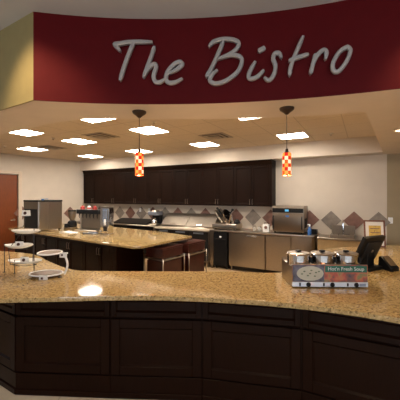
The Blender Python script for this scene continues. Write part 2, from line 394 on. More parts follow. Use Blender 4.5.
# pendants
def pendant(x, y, label):
    t = thing('pendant_lamp', label, 'pendant lamp', (x, y, ZS), 0, 'mosaic glass pendants above the bar')
    MB().lathe([(.0, -.064), (.012, -.062), (.030, -.045), (.062, -.022), (.068, -.010), (.068, 0), (0, 0)], n=28).build('canopy', 'bronze', t)
    zt = hz(152, y) - ZS
    MB().tube([(0, 0, -.06), (0, 0, zt + .02)], .0028, 6).build('cord', 'iron', t)
    MB().lathe([(0, .03), (.012, .03), (.016, 0), (.030, -.004), (.030, -.012), (0, -.012)], (0, 0, zt), 18).build('socket_cap', 'bronze', t)
    L = (176.2 - 153.5)*y/FOC
    s = MB().lathe([(0, 0), (.034, 0), (.041, -.012), (.041, -L + .01), (.037, -L), (.032, -L), (.032, -L + .03), (0, -L + .03)], n=32).build('shade', 'mosaic', t); s.location.z = zt - .008
    return t
a = P(139.3, 111.5, ZS); b2 = P(286.8, 108, ZS)
pendant(a[0], a[1], 'left pendant lamp with a lit red and yellow mosaic glass shade'); pendant(b2[0], b2[1], 'right pendant lamp with a lit red and yellow checked glass shade')

# ------------------------------------------------------------------ sign letters on the fascia
def A(x, y): return (105 + x/4.706, 30 + y/4.706)
def B(x, y): return (195 + x/4.706, 30 + y/4.706)
def C(x, y): return (270 + x/4.444, 30 + y/4.444)
LET = [('T', [('metal', [[A(72, 98), A(54, 76), A(46, 64), A(70, 61), A(110, 55), A(160, 53), A(222, 54)], [A(138, 48), A(112, 108), A(86, 180), A(70, 236)]])]),
       ('h', [('metal', [[A(232, 76), A(212, 135), A(180, 222)], [A(180, 222), A(205, 176), A(232, 158), A(240, 172), A(228, 214), A(236, 240), A(256, 244), A(282, 230)]])]),
       ('e', [('metal', [[A(288, 206), A(330, 188), A(362, 162), A(352, 148), A(326, 158), A(296, 192), A(286, 226), A(300, 246), A(332, 243), A(364, 226)]])]),
       ('B', [('metal', [[B(135, 48), B(106, 115), B(76, 180), B(52, 218)], [B(66, 76), B(88, 52), B(138, 40), B(188, 46), B(206, 66), B(178, 102), B(108, 134)],
                         [B(120, 130), B(172, 116), B(212, 124), B(220, 150), B(200, 194), B(150, 234), B(98, 250), B(70, 236), B(82, 206), B(106, 186)]])]),
       ('i', [('stem', [[B(284, 146), B(262, 185), B(252, 215), B(264, 228), B(296, 216), B(324, 186)]]), ('dot', [[B(297, 98), B(330, 80)]])]),
       ('s', [('metal', [[(281.5, 57.5), (279.4, 52.8), (274.8, 53.2), (273.2, 58.5), (275.4, 65), (274.6, 72.5), (271, 78.5), (267.6, 79.5), (264.2, 76.8)]])]),
       ('t', [('metal', [[C(148, 24), C(124, 80), C(100, 138), C(90, 175), C(88, 202)], [C(84, 136), C(120, 121), C(172, 105)]])]),
       ('r', [('metal', [[C(203, 104), C(194, 140), C(180, 194)], [C(184, 176), C(196, 138), C(214, 106), C(238, 86), C(252, 98), C(246, 128)]])]),
       ('o', [('metal', [[C(345, 72), C(310, 94), C(282, 142), C(282, 176), C(304, 182), C(338, 142), C(358, 92), C(345, 72)]])])]
NM = {'T': 'capital T', 'B': 'capital B', 'h': 'small h', 'e': 'small e', 'i': 'small i with its dot', 's': 'small s', 't': 'small t', 'r': 'small r', 'o': 'small o'}
def stroke(mb, pts, wpx, org):
    q = catmull(pts, 7); n = len(q); t = bmesh.new(); rings = []; closed = math.dist(pts[0], pts[-1]) < .1
    if closed: q = q[:-1]; n -= 1
    P3 = []
    for px, py in q:
        x, y, nn = fas_hit(px); P3.append((Vector((x, y, hz(py, y))), Vector((nn.x, nn.y, 0))))
    for i in range(n):
        p, nr = P3[i]
        d = (P3[(i + 1) % n][0] - P3[i - 1][0]) if closed else (P3[min(i + 1, n - 1)][0] - P3[max(i - 1, 0)][0])
        d.normalize(); sd = d.cross(nr).normalized()
        tt = i/(n - 1); w = wpx/2*p.y/FOC
        if not closed: w *= min(1, .62 + 2.6*min(tt, 1 - tt)); 
        base = p - org
        rings.append([t.verts.new(base + sd*a*w + nr*b) for a, b in ((-1, -.026), (-1, -.002), (-.62, .004), (.62, .004), (1, -.002), (1, -.026))])
    for i in range(n if closed else n - 1):
        a_, b_ = rings[i], rings[(i + 1) % n]
        for k in range(6): t.faces.new((a_[k], a_[(k + 1) % 6], b_[(k + 1) % 6], b_[k]))
    if not closed: t.faces.new(rings[0][::-1]); t.faces.new(rings[-1])
    bmesh.ops.recalc_face_normals(t, faces=t.faces); mb._add(t)
def studs(mb, pts, org):
    for px, py in (pts[0], pts[len(pts)//2], pts[-1]):
        x, y, nn = fas_hit(px); p = Vector((x, y, hz(py, y))) - org; nr = Vector((nn.x, nn.y, 0)); mb.tube([p - nr*.045, p - nr*.015], .004, 6)
for ch, parts in LET:
    fp = parts[0][1][0][-1]; x, y, nn = fas_hit(fp[0]); org = Vector((x, y, hz(fp[1], y)))
    lab = 'brushed metal script letter %s on the curved red fascia' % NM[ch]
    if len(parts) == 1:
        mb = MB()
        for st in parts[0][1]: stroke(mb, st, 4.1, org); studs(mb, st, org)
        o = mb.build('sign_letter', 'letter', None, org); tag(o, lab, 'sign letter', 'metal letters on the red fascia')
    else:
        t = thing('sign_letter', lab, 'sign letter', org, 0, 'metal letters on the red fascia')
        for nm, sts in parts:
            mb = MB()
            for st in sts: stroke(mb, st, 4.1 if nm == 'stem' else 4.7, org); studs(mb, st, org)
            mb.build('letter_' + nm, 'letter', t)

# ------------------------------------------------------------------ bar counter
ZT = .92
gf = [(-3.60, 3.42), (-1.66, 2.335), (-1.60, 2.305), (-1.50, 2.312), (-1.1, 2.34), (-.72, 2.366), (-.32, 2.366), (0, 2.336), (.233, 2.302), (.458, 2.26), (.67, 2.206), (.87, 2.142), (1.05, 2.07), (1.307, 1.934), (1.6, 1.74), (1.95, 1.45), (2.45, .95)]
gf = gf[:3] + catmull(gf[3:], 4)
gb = [(3.7, 4.95), (3.1, 4.83), (2.229, 4.62), (1.776, 4.38), (1.45, 3.95), (1.15, 3.42), (.90, 3.14), (.70, 3.09), (.424, 3.135), (0, 3.145), (-.55, 3.15), (-1.066, 3.165), (-1.383, 3.22), (-1.80, 3.58), (-2.302, 4.08), (-2.855, 4.30), (-4.2, 4.9)]
gb = [gb[0]] + catmull(gb[1:-1], 4) + [gb[-1]]
tag(MB().prism(gf + [(3.4, 1.1)] + gb, ZT - .038, ZT, .007, 2).build('granite_bar_top', 'granite'), 'speckled golden granite top of the curved front bar', 'countertop')
BP = [(-3.30, 3.60), (-1.60, 2.56), (-.765, 2.515), (.017, 2.48), (.797, 2.32), (1.50, 1.97), (2.20, 1.45)]
LB = ['dark wood bar cabinet turning away at the left corner', 'dark wood bar cabinet at the left, below the white plate stands', 'dark wood bar cabinet left of centre, below the middle of the bar',
      'dark wood bar cabinet right of centre, left of the soup warmer', 'dark wood bar cabinet at the right, below the soup warmer', 'dark wood bar cabinet beyond the right edge of the bar']
for i in range(5):
    p, q = Vector(BP[i]), Vector(BP[i + 1]); w = (q - p).length; ang = math.atan2(q.y - p.y, q.x - p.x)
    t = thing('bar_cabinet', LB[i], 'cabinet', (p.x, p.y, 0), ang, 'dark wood cabinets under the granite bar')
    zt = ZT - .042
    def dirn(k): return math.atan2(BP[k + 1][1] - BP[k][1], BP[k + 1][0] - BP[k][0])
    ts = math.tan((ang - dirn(i - 1))/2) if i > 0 else 0
    te = math.tan((dirn(i + 1) - ang)/2)
    MB().prism([(.022*ts, .022), (w - .022*te, .022), (w - .50*te, .50), (.50*ts, .50)], .10, zt).build('cabinet_body', 'wood', t)
    pl = MB().prism([(.028*ts, .028), (w - .028*te, .028), (w - .48*te, .48), (.48*ts, .48)], 0, .099)
    pl.box(.0, w, .006, .03, .012, .186, .003); pl.box(.0, w, -.004, .028, 0, .05, .004); pl.build('plinth', 'wood', t)
    def shaker(mb, x0, x1, z0, z1, st=.075, th=.022):
        mb.box(x0, x0 + st, 0, th, z0, z1, .003).box(x1 - st, x1, 0, th, z0, z1, .003)
        mb.box(x0 + st, x1 - st, 0, th, z0, z0 + st, .003).box(x0 + st, x1 - st, 0, th, z1 - st, z1, .003)
        mb.box(x0 + st - .002, x1 - st + .002, .011, th, z0 + st - .002, z1 - st + .002)
        e = .012
        for (a0, a1, c0_, c1_) in ((x0 + st, x1 - st, z0 + st, z0 + st + e), (x0 + st, x1 - st, z1 - st - e, z1 - st)): 
            lo = c0_ < (z0 + z1)/2; mb.profile([(.013, c0_), (.013, c1_), (.011, c1_), (.001, c0_)] if lo else [(.013, c1_), (.013, c0_), (.011, c0_), (.001, c1_)], a0, a1)
        for (a0, a1) in ((x0 + st, x0 + st + e), (x1 - st - e, x1 - st)): mb.box(a0, a1, .005, .012, z0 + st + e, z1 - st - e, .003)
        return mb
    shaker(MB(), .006, w - .006, .20, .675).build('lower_panel', 'wood', t)
    shaker(MB(), .006, w - .006, .69, zt - .004, .045).build('upper_panel', 'wood', t)
for pts, lb in (([(1.95, 2.75), (3.2, 2.3), (3.35, 4.6), (2.35, 4.45), (1.98, 4.2)], 'dark wood cabinet under the right wing of the granite bar'),):
    cx = sum(p[0] for p in pts)/len(pts); cy = sum(p[1] for p in pts)/len(pts); q = [(p[0] - cx, p[1] - cy) for p in pts]
    t = thing('bar_cabinet', lb, 'cabinet', (cx, cy, 0)); MB().prism([(p[0]*.94, p[1]*.94) for p in q], 0, .1).build('plinth', 'kick', t); MB().prism(q, .1, ZT - .042).build('cabinet_body', 'wood', t)

# ------------------------------------------------------------------ island
I = [(-4.80, 7.42), P(66, 236.8, ZT), P(100, 242.0, ZT), P(134, 246.6, ZT), P(141.5, 246.3, ZT), P(192, 236, ZT), P(178, 234, ZT), P(160, 231.5, ZT), P(110, 226.5, ZT), P(70, 223.5, ZT), (-4.45, 8.5)]
tag(MB().prism(I, ZT - .04, ZT, .008, 2).build('granite_island_top', 'granite'), 'golden granite top of the island behind the bar', 'countertop')
p, q = Vector((-4.70, 7.40)), Vector(P(136, 246.6, ZT)); w = (q - p).length; ang = math.atan2(q.y - p.y, q.x - p.x); n = 4; cw = (w - .56)/n
nv = Vector((-math.sin(ang), math.cos(ang)))
for i in range(n):
    o = p + (q - p).normalized()*(cw*i) + nv*.06
    t = thing('island_cabinet', 'dark wood two-door island cabinet, %s from the left' % ['first', 'second', 'third', 'fourth and last'][i], 'cabinet', (o.x, o.y, 0), ang, 'dark wood cabinets under the island')
    MB().box(.002, cw - .002, .022, .62, .10, ZT - .042).build('cabinet_body', 'wood', t); MB().box(.002, cw - .002, .08, .60, 0, .099).build('toe_kick', 'kick', t)
    for s in (0, 1):
        x0 = .004 + s*cw/2; x1 = x0 + cw/2 - .008
        d = shaker(MB(), x0, x1, .115, ZT - .055, .06).build('cabinet_door', 'wood', t)
        hx = x1 - .03 if s == 0 else x0 + .03
        MB().tube([(hx, 0, .66), (hx, -.025, .66), (hx, -.025, .78), (hx, 0, .78)], .005).build('handle', 'steel_dk', d)

# ------------------------------------------------------------------ ice machine
def block(px, py, z): return P(px, py, z)
c = P(38.2, 231.5, ZT + .01); d0 = c[1]
iw, dep, ia = .56, .60, ROT
t = thing('ice_machine', 'stainless ice machine with a dark top on the left end of the island', 'ice machine', (c[0], c[1], ZT), ia)
ih = hz(200.3, d0) - ZT
MB().box(-iw, 0, .012, dep, .03, ih - .035, .006).build('body', 'steel', t)
MB().box(-iw + .006, -.006, 0, .013, .035, ih - .04, .003).build('front_panel', 'steel_dk', t)
MB().box(-iw + .05, -.03, -.010, .001, .07, ih - .20, .005).build('ice_door', 'black', t)
MB().box(-iw - .004, .004, -.004, dep + .004, ih - .035, ih, .006).build('top_cover', 'rubber', t)
MB().box(-.001, .004, .24, .244, .04, ih - .045).build('panel_seam', 'steel_dk', t)
for sx in (-iw + .04, -.04):
    for sy in (.05, dep - .05): MB().lathe([(.02, 0), (.02, .03)], (sx, sy, 0), 12).build('foot', 'rubber', t)
bx = Matrix.Translation((c[0], c[1], ZT)) @ rz(ia) @ Vector((-.08, .16, ih))
s = thing('blue_scoop', 'small blue plastic scoop lying on top of the ice machine', 'scoop', bx, .4)
MB().lathe([(.0, 0), (.030, .002), (.036, .03), (.032, .03), (.026, .008), (0, .008)], n=18).build('scoop_cup', 'blue', s); MB().tube([(.033, 0, .024), (.07, 0, .030), (.11, 0, .028)], .007).build('scoop_handle', 'blue', s)

# ------------------------------------------------------------------ drinks dispenser, grinder, trays on the island
dx, dy = P(105.6, 235, ZT); D0 = dy
def pxm(n): return n*D0/FOC
t = thing('drink_tower', 'tall chrome drink tower with dark panels at the right of the syrup rack', 'dispenser', (dx, dy + .09, ZT), math.radians(-24))
hh_ = hz(206.5, D0) - ZT
MB().box(-.125, .115, -.08, .09, .0, .03, .008).build('base', 'chrome', t); MB().box(-.118, .108, -.07, .085, .03, hh_ - .03, .015, 2).build('body', 'chrome', t)
MB().box(-.123, .113, -.078, .09, hh_ - .03, hh_, .01, 2).build('cap', 'steel', t)
MB().box(-.035, .06, -.076, -.069, hh_*.60, hh_*.86, .003).build('display_panel', 'bluegrey', t)
MB().box(-.035, .06, -.076, -.069, .07, hh_*.30, .003).build('control_panel', 'rubber', t); MB().box(-.02, .03, -.077, -.069, hh_*.34, hh_*.55, .003).build('label_plate', 'white', t)
MB().box(.066, .086, -.075, -.069, .05, hh_*.88, .003).build('edge_strip', 'steel_dk', t)
sx_, sy_ = P(87.5, 231, ZT); rw = (102 - 73.5)*sy_/FOC; rh = hz(207, sy_) - ZT
t = thing('syrup_rack', 'wide steel syrup rack with black taps and red labels beside the drink tower', 'dispenser', (sx_, sy_ + .05, ZT), math.radians(-24))
MB().box(-rw/2, rw/2, .12, .15, .02, rh - .10, .004).build('back_panel', 'steel_dk', t)
MB().box(-rw/2, rw/2, -.05, .15, rh - .16, rh - .06, .008).build('tap_rail', 'black', t)
MB().box(-rw/2 - .01, rw/2 + .01, -.10, .15, 0, .022, .005).build('drip_tray', 'steel', t)
for s in (-1, 1): MB().box(s*rw/2 - .012, s*rw/2 + .012, .08, .14, .02, rh - .15, .004).build('post', 'steel', t)
for k in range(6):
    xx = -rw/2 + rw*(k + .5)/6; q = MB(); q.tube([(xx, .0, rh - .15), (xx, -.01, rh - .22), (xx, .0, rh - .26)], [.014, .010, .006]); q.build('tap', 'black', t)
for k, xx in enumerate((-.33, -.02, .24)):
    q = thing('syrup_bottle', 'red-labelled syrup bottle, %s on top of the syrup rack' % ['leftmost', 'middle one', 'rightmost'][k], 'bottle', Matrix.Translation((sx_, sy_ + .05, ZT)) @ rz(math.radians(-24)) @ Vector((xx*rw, .04, rh - .06)), 0, 'syrup bottles on the rack')
    MB().lathe([(0, 0), (.048, 0), (.050, .01), (.050, .055), (.02, .075), (.02, .09), (0, .09)], n=18).build('bottle_body', 'white' if k == 1 else 'redfruit', q); MB().lathe([(.051, .012), (.051, .05)], n=18).build('label_band', 'redfruit', q)
gx, gy = P(71.5, 228.5, ZT)
t = thing('coffee_grinder', 'black and steel coffee grinder left of the syrup rack', 'coffee grinder', (gx, gy, ZT), math.radians(-20))
gh = hz(210, gy) - ZT
MB().box(-.13, .10, -.13, .12, 0, .04, .01).build('base', 'steel', t); MB().lathe([(0, .04), (.10, .04), (.115, .09), (.10, .17), (.06, .20), (0, .20)], (.02, 0, 0)).build('motor_housing', 'black', t)
MB().lathe([(0, .20), (.05, .20), (.085, .30), (.09, gh - .03), (0, gh - .03)], (.02, .0, 0)).build('hopper', 'steel_dk', t); MB().lathe([(0, gh - .03), (.094, gh - .03), (.09, gh), (0, gh)], (.02, 0, 0)).build('hopper_lid', 'black', t)
MB().lathe([(0, .04), (.06, .04), (.065, .06), (.06, .12), (0, .12)], (-.07, -.07, 0), 20).build('dosing_cup', 'black', t); MB().tube([(.02, -.10, .12), (-.04, -.16, .12)], .012).build('grip', 'rubber', t)
px_, py_ = P(71, 232, ZT)
MBt = MB().box(-.20, .20, -.10, .10, 0, .012, .004); MBt.box(-.20, .20, -.10, -.09, .012, .022).box(-.20, .20, .09, .10, .012, .022)
tag(MBt.build('paper_tray', 'paper', None, (px_, py_ - .12, ZT), math.radians(-35)), 'flat white tray at the left end of the island top', 'tray')
px_, py_ = P(92, 233.5, ZT); MBt = MB().box(-.14, .14, -.08, .08, 0, .02, .006); MBt.box(-.14, .14, -.08, -.07, .02, .035).box(-.14, .14, .07, .08, .02, .035)
tag(MBt.build('drip_pan', 'bluegrey', None, (px_, py_ - .08, ZT), math.radians(-24)), 'shallow blue-grey pan in front of the syrup rack', 'tray')

# ------------------------------------------------------------------ red bins beside the island
def bin_(near, left, right, ztop, zbar, label):
    n_, r_ = Vector(near), Vector(right); l_ = Vector(left)
    w = (r_ - n_).length; d = (l_ - n_).length; ang = math.atan2(r_.y - n_.y, r_.x - n_.x)
    t = thing('rolling_bin', label, 'bin', (n_.x, n_.y, 0), ang, 'dark red bins in steel frames')
    e = .02
    MB().box(e, w - e, e, d - e, zbar + .02, ztop - .05, .012, 2).build('upper_box', 'maroon', t); MB().box(e + .01, w - e - .01, e + .01, d - e - .01, .16, zbar - .03, .01).build('lower_box', 'maroon', t)
    l = MB().box(e - .01, w - e + .01, e - .01, d - e + .01, ztop - .05, ztop - .015, .012, 2).build('lid', 'maroon', t)
    MB().tube([(w*.35, d*.5, ztop - .016), (w*.37, d*.5, ztop + .01), (w*.63, d*.5, ztop + .01), (w*.65, d*.5, ztop - .016)], .008).build('lid_handle', 'maroon', l)
    for zz in (zbar, .14): MB().tube([(0, 0, zz), (w, 0, zz), (w, d, zz), (0, d, zz)], .012, 8, True).build('frame_rail', 'steel', t)
    for a_ in (0, w):
        for b_ in (0, d):
            q = MB().tube([(a_, b_, .075), (a_, b_, zbar + .03)], .013, 10).build('frame_post', 'steel', t)
            MB().lathe([(.0, -.012), (.034, -.012), (.036, 0), (.034, .012), (0, .012)], n=20, mx=Matrix.Translation((a_, b_, .036)) @ Matrix.Rotation(math.pi/2, 4, 'X')).build('caster', 'rubber', q)
ax_ = Vector((math.cos(math.radians(54)), math.sin(math.radians(54)))); bx_ = Vector((-ax_.y, ax_.x))
n1 = Vector(P(163, 261, .6)); bin_(n1, n1 + bx_*.46, n1 + ax_*.58, .83, .60, 'dark red bin in a steel frame, the nearer one beside the island')
n2 = n1 + ax_*.66 - bx_*.05; bin_(n2, n2 + bx_*.42, n2 + ax_*.58, .83, .60, 'dark red bin in a steel frame, the farther one towards the sandwich table')

# ------------------------------------------------------------------ upper cabinets
UL, UR, ZB, ZK = -8.03, -1.875, 1.48, 2.43
n = 7; cw = (UR - UL)/n; t0 = None
ordn = ['leftmost', 'second from the left', 'third from the left', 'middle one', 'third from the right', 'second from the right', 'rightmost']
for i in range(n):
    u = UL + cw*i; x, y = xd(u, 6.588)
    if t0 is None:
        t0 = t = thing('wall_cabinet', '', 'wall cabinet', (x, y, ZB), ROT, 'dark wall cabinets above the back counter'); hgt = ZK - ZB
        MB().box(.001, cw - .001, .021, .33, 0, hgt).build('cabinet_body', 'wood_up', t)
        for s in (0, 1):
            x0 = .003 + s*cw/2; x1 = x0 + cw/2 - .006
            d = shaker(MB(), x0, x1, .004, hgt - .006, .055, .02).build('cabinet_door', 'wood_up', t)
            hx = x1 - .028 if s == 0 else x0 + .028
            MB().tube([(hx, 0, .04), (hx, -.028, .04), (hx, -.028, .16), (hx, 0, .16)], .005).build('handle', 'steel_dk', d)
    else: t = copy_tree(t0); t.location = (x, y, ZB)
    t['label'] = 'dark two-door wall cabinet, %s in the row above the back counter' % ordn[i]
x, y = xd(UL, 6.588)
cm = MB().profile([(0, 0), (.33, 0), (.33, .112), (-.045, .112), (-.045, .098), (-.012, .035)], -.002, UR - UL + .048)
tag(cm.build('crown_moulding', 'wood_up', None, (x, y, ZK), ROT), 'dark crown moulding along the top of the wall cabinets', 'moulding')
ep = MB().box(cw + .001, cw + .045, .0, .33, -.004, ZK - ZB - .002).build('end_panel', 'wood_up', t)

# slate diamonds on the walls
t0 = {}
nd = 0
for k in range(1, -19, -1):
    u = -.202 + .4365*k
    if u < -7.85: break
    red = k % 2 == 0; x, y = xd(u, VB); key = red
    if key not in t0:
        mb = MB().prism([(-.203, 0), (0, -.203), (.203, 0), (0, .203)], 0, .012, .002, mx=Matrix.Rotation(math.pi/2, 4, 'X'))
        o = mb.build('slate_diamond', 'dred' if red else 'dgrey'); t0[key] = o
    else: o = t0[key].copy(); COL.objects.link(o)
    o.location = (x - ST*.001, y - CT*.001, 1.20); o.rotation_euler.z = ROT
    pos = {1: 'behind the framed sign at the right', 0: 'right of the hand sink', -1: 'above the left of the hand sink', -2: 'just right of the speed oven', -3: 'behind the speed oven',
           -4: 'just left of the speed oven', -5: 'between the slicer and the speed oven', -6: 'behind the meat slicer', -7: 'left of the meat slicer', -8: 'above the right sandwich table lid',
           -9: 'above the middle of the sandwich table', -10: 'above the left sandwich table lid', -11: 'behind the coffee maker', -12: 'left of the coffee maker, with a white outlet', -13: 'second left of the coffee maker',
           -14: 'third left of the coffee maker', -15: 'second right of the drink tower', -16: 'just right of the drink tower', -17: 'behind the drink tower', -18: 'behind the syrup rack'}[k]
    tag(o, '%s slate diamond tile %s' % ('red-brown' if red else 'grey', pos), 'tile', 'slate diamond tiles along the wall')
for px, lb in ((70, 'red-brown slate diamond tile on the left wall right of the ice machine'), (20.8, 'red-brown slate diamond tile on the left wall beside the door frame')):
    dd = lw(px) - (0.0 if px > 30 else .02); pp = lwp(dd); o = t0[True].copy(); COL.objects.link(o); o.location = (pp.x, pp.y, hz(213, pp.y)); o.rotation_euler.z = math.atan2(wn.y, wn.x) + math.pi/2
    tag(o, lb, 'tile', 'slate diamond tiles along the wall')
# outlets and switch
def plate(u, v, z, label, kind='outlet'):
    t = kthing('light_switch' if kind != 'outlet' else 'wall_outlet', label, 'switch' if kind != 'outlet' else 'outlet', u, v, z)
    MB().box(-.04, .04, -.007, 0, -.06, .06, .003).build('cover_plate', 'white', t)
    if kind == 'outlet':
        for s in (-1, 1): MB().box(-.017, .017, -.010, -.006, s*.026 - .014, s*.026 + .014, .003).build('socket', 'paper', t)
    else: MB().box(-.016, .016, -.011, -.006, -.033, .033, .003).build('rocker', 'paper', t)
plate(onv(149.2, VB - .013), VB - .013, 1.30, 'white wall outlet on a red diamond left of the coffee maker'); plate(onv(140.2, VB - .013), VB - .013, 1.30, 'white wall outlet on a grey diamond, farther left of the coffee maker')
plate(onv(390.5, VB), VB, hz(220.8, 5.75), 'white light switch on the tan wall at the right', 'switch')

# ------------------------------------------------------------------ back counter
VC = 6.288
u0, u1 = onv(209.5, VC), onv(315, VC)
pts = [(u0, VC), (u1 - .12, VC), (u1 - .03, VC + .03), (u1, VC + .10), (u1, VB - .004), (u0, VB - .004)]
cx = xd(u0, VC)
tag(MB().prism([(a - u0, b_ - VC) for a, b_ in pts], 0, .04, .006, 2).build('steel_worktop', 'steel', None, (cx[0], cx[1], ZT - .04), ROT), 'long steel worktop under the slicer and the speed oven', 'worktop')
# fridge with two doors
ua, ub, uc = onv(228.5, VC + .03), onv(265.3, VC + .03), onv(291, VC + .03)
t = kthing('undercounter_fridge', 'brushed steel two-door undercounter fridge below the speed oven', 'fridge', ua, VC + .03, 0)
MB().box(0, uc - ua, .045, .58, .10, ZT - .041, .003).build('body', 'steel_dk', t)
MB().box(.02, uc - ua - .02, .10, .56, .02, .099).build('toe_kick', 'kick', t)
for x0, x1, hx in ((0.004, ub - ua - .012, .52), (ub - ua + .012, uc - ua - .004, None)):
    d = MB().box(x0, x1, 0, .044, .115, ZT - .06, .006).build('fridge_door', 'steel', t)
    if hx: MB().box(hx*(x1), hx*x1 + .22, -.022, .0, ZT - .115, ZT - .085, .008, 2).build('handle', 'chrome', d)
for a_ in (.05, uc - ua - .05): MB().lathe([(.018, 0), (.018, .1)], (a_, .07, 0), 12).build('foot', 'steel', t)
# tan end cabinet with the rounded corner
ue = u1 - .02
t = kthing('end_cabinet', 'tan metal end cabinet with a rounded corner right of the fridge', 'cabinet', uc + .004, VC + .03, 0)
w = ue - uc - .004
MB().prism([(0, 0), (w - .12, 0), (w - .05, .02), (w, .10), (w, .58), (0, .58)], .10, ZT - .041).build('body', 'steel', t); MB().prism([(.02, .06), (w - .12, .06), (w - .05, .12), (w - .05, .56), (.02, .56)], 0, .099).build('toe_kick', 'kick', t)
# black undercounter unit and its steel panel
ub0, ub1 = onv(213.6, VC + .03), onv(227.2, VC + .03)
t = kthing('dish_machine', 'narrow black undercounter machine with a small white badge left of the fridge', 'appliance', ub0, VC + .02, 0)
MB().box(0, ub1 - ub0, .03, .56, .06, ZT - .041, .004).build('body', 'black', t); MB().box(.006, ub1 - ub0 - .006, 0, .029, .10, ZT - .06, .006).build('door', 'black', t)
MB().lathe([(0, 0), (.022, 0), (.02, .004), (0, .004)], n=18, sx=1.3, mx=Matrix.Translation(((ub1 - ub0)*.52, .001, .76)) @ Matrix.Rotation(math.pi/2, 4, 'X')).build('badge', 'white', t)
MB().box(.03, ub1 - ub0 - .03, -.018, .001, .70, .715, .004).build('handle', 'rubber', t)
for a_ in (.04, ub1 - ub0 - .04):
    for b_ in (.08, .50): MB().lathe([(.018, 0), (.018, .06)], (a_, b_, 0), 10).build('foot', 'rubber', t)
up0 = onv(209.8, VC + .02)
t = kthing('counter_leg', 'pale steel panel leg between the sandwich table and the black machine', 'panel', up0, VC + .02, 0); MB().box(0, ub0 - up0 - .004, 0, .56, .08, ZT - .041, .004).build('panel', 'steel', t); MB().box(.02, ub0 - up0 - .024, .02, .06, 0, .08, .004).box(.02, ub0 - up0 - .024, .48, .52, 0, .08, .004).build('feet', 'steel_dk', t)
# sandwich table
us0, us1 = onv(153.5, VC - .05), u0 - .01; w = us1 - us0
t = kthing('sandwich_table', 'steel sandwich prep table with two sloping lids against the back wall', 'prep table', us0, VC - .04, 0)
MB().box(.01, w - .01, .06, .66, .12, .858, .004).build('body', 'steel_dk', t)
MB().box(0, w, 0, .30, .865, .905, .008, 2).build('cutting_ledge', 'board', t)
MB().profile([(.22, .861), (.66, .861), (.66, 1.22), (.60, 1.22), (.30, .935), (.22, .91)], .02, w).build('rail_housing', 'steel', t)
for a_, b_ in ((.03, w*.495), (w*.505, w - .01)):
    l = MB().profile([(.285, .935), (.605, 1.235), (.605, 1.25), (.275, .948)], a_, b_).build('lid', 'lidsteel', t)
    MB().tube([((a_ + b_)/2 - .08, .30, .965), ((a_ + b_)/2 - .08, .275, .985), ((a_ + b_)/2 + .08, .275, .985), ((a_ + b_)/2 + .08, .30, .965)], .006).build('handle', 'chrome', l)
for k in range(3):
    a_ = .03 + k*(w - .06)/3; d = MB().box(a_ + .005, a_ + (w - .06)/3 - .005, .03, .06, .15, .845, .006).build('door', 'darkdoor', t)
    MB().box(a_ + .12, a_ + (w - .06)/3 - .12, .024, .031, .79, .83, .003).build('label_plate', 'bluegrey', d)
for a_ in (.06, w - .06):
    for b_ in (.1, .6): MB().lathe([(.02, 0), (.02, .12)], (a_, b_, 0), 12).build('foot', 'steel_dk', t)
# low prep counter with the dark cover
ul0, ul1 = -8.0, us0 - .02; w = ul1 - ul0
t = kthing('prep_counter', 'long steel counter with a low dark cover left of the sandwich table', 'prep table', ul0, VC, 0)
MB().box(0, w, 0, .62, ZT - .03, ZT, .006).build('worktop', 'steel', t); MB().box(.02, w - .02, .10, .60, .12, ZT - .031, .004).build('body', 'darkdoor', t)
MB().box(.02, w - .02, .02, .05, .74, .78, .006).build('front_rail', 'steel', t)
for a_ in (.03, w/2, w - .03): MB().box(a_ - .02, a_ + .02, .02, .06, 0, ZT - .031, .004).build('leg', 'steel', t)
cv = MB().profile([(.10, 0), (.52, 0), (.52, .13), (.46, .13), (.10, .03)], w*.48, w - .36).build('cover', 'darkdoor', t); cv.location.z = ZT
# hand sink counter
uh0, uh1 = u1 + .03, .30
t = kthing('sink_counter', 'low metal counter holding the hand sink, granite reflection coloured onto its tan face', 'cabinet', uh0, VC + .03, 0); w = uh1 - uh0
MB().box(0, w, 0, .585, .86, .89, .005).build('worktop', 'steel', t); MB().box(.01, w - .01, .02, .58, .08, .859, .004).build('body', 'granrefl', t); MB().box(.03, w - .03, .06, .56, 0, .079).build('toe_kick', 'kick', t)
ui = onv(343, 6.72)
t = kthing('hand_sink', 'steel hand sink with a tall gooseneck faucet below the big diamonds', 'sink', ui, 6.62, .89)
s = MB(); ww, dd = .22, .18
s.box(-ww, ww, -dd, -dd + .015, 0, .06, .003).box(-ww, ww, dd, dd + .02, 0, .22, .004).box(-ww, -ww + .015, -dd + .015, dd, 0, .06, .003).box(ww - .015, ww, -dd + .015, dd, 0, .06, .003).box(-ww + .015, ww - .015, -dd + .015, dd, 0, .008)
s.build('basin', 'steel_dk', t)
fpath = [(0, .15, .008)] + [(0, .15 - .07 + .07*math.cos(a_), .27 + .07*math.sin(a_)) for a_ in [i*math.pi/8 for i in range(9)]] + [(0, .01, .22)]
MB().tube(fpath, .011, 10).build('faucet', 'chrome', t)
for sx in (-.09, .09): MB().lathe([(0, 0), (.016, 0), (.013, .03), (.03, .035), (.03, .045), (0, .045)], (sx, .14, .008), 14).build('tap_handle', 'chrome', t)

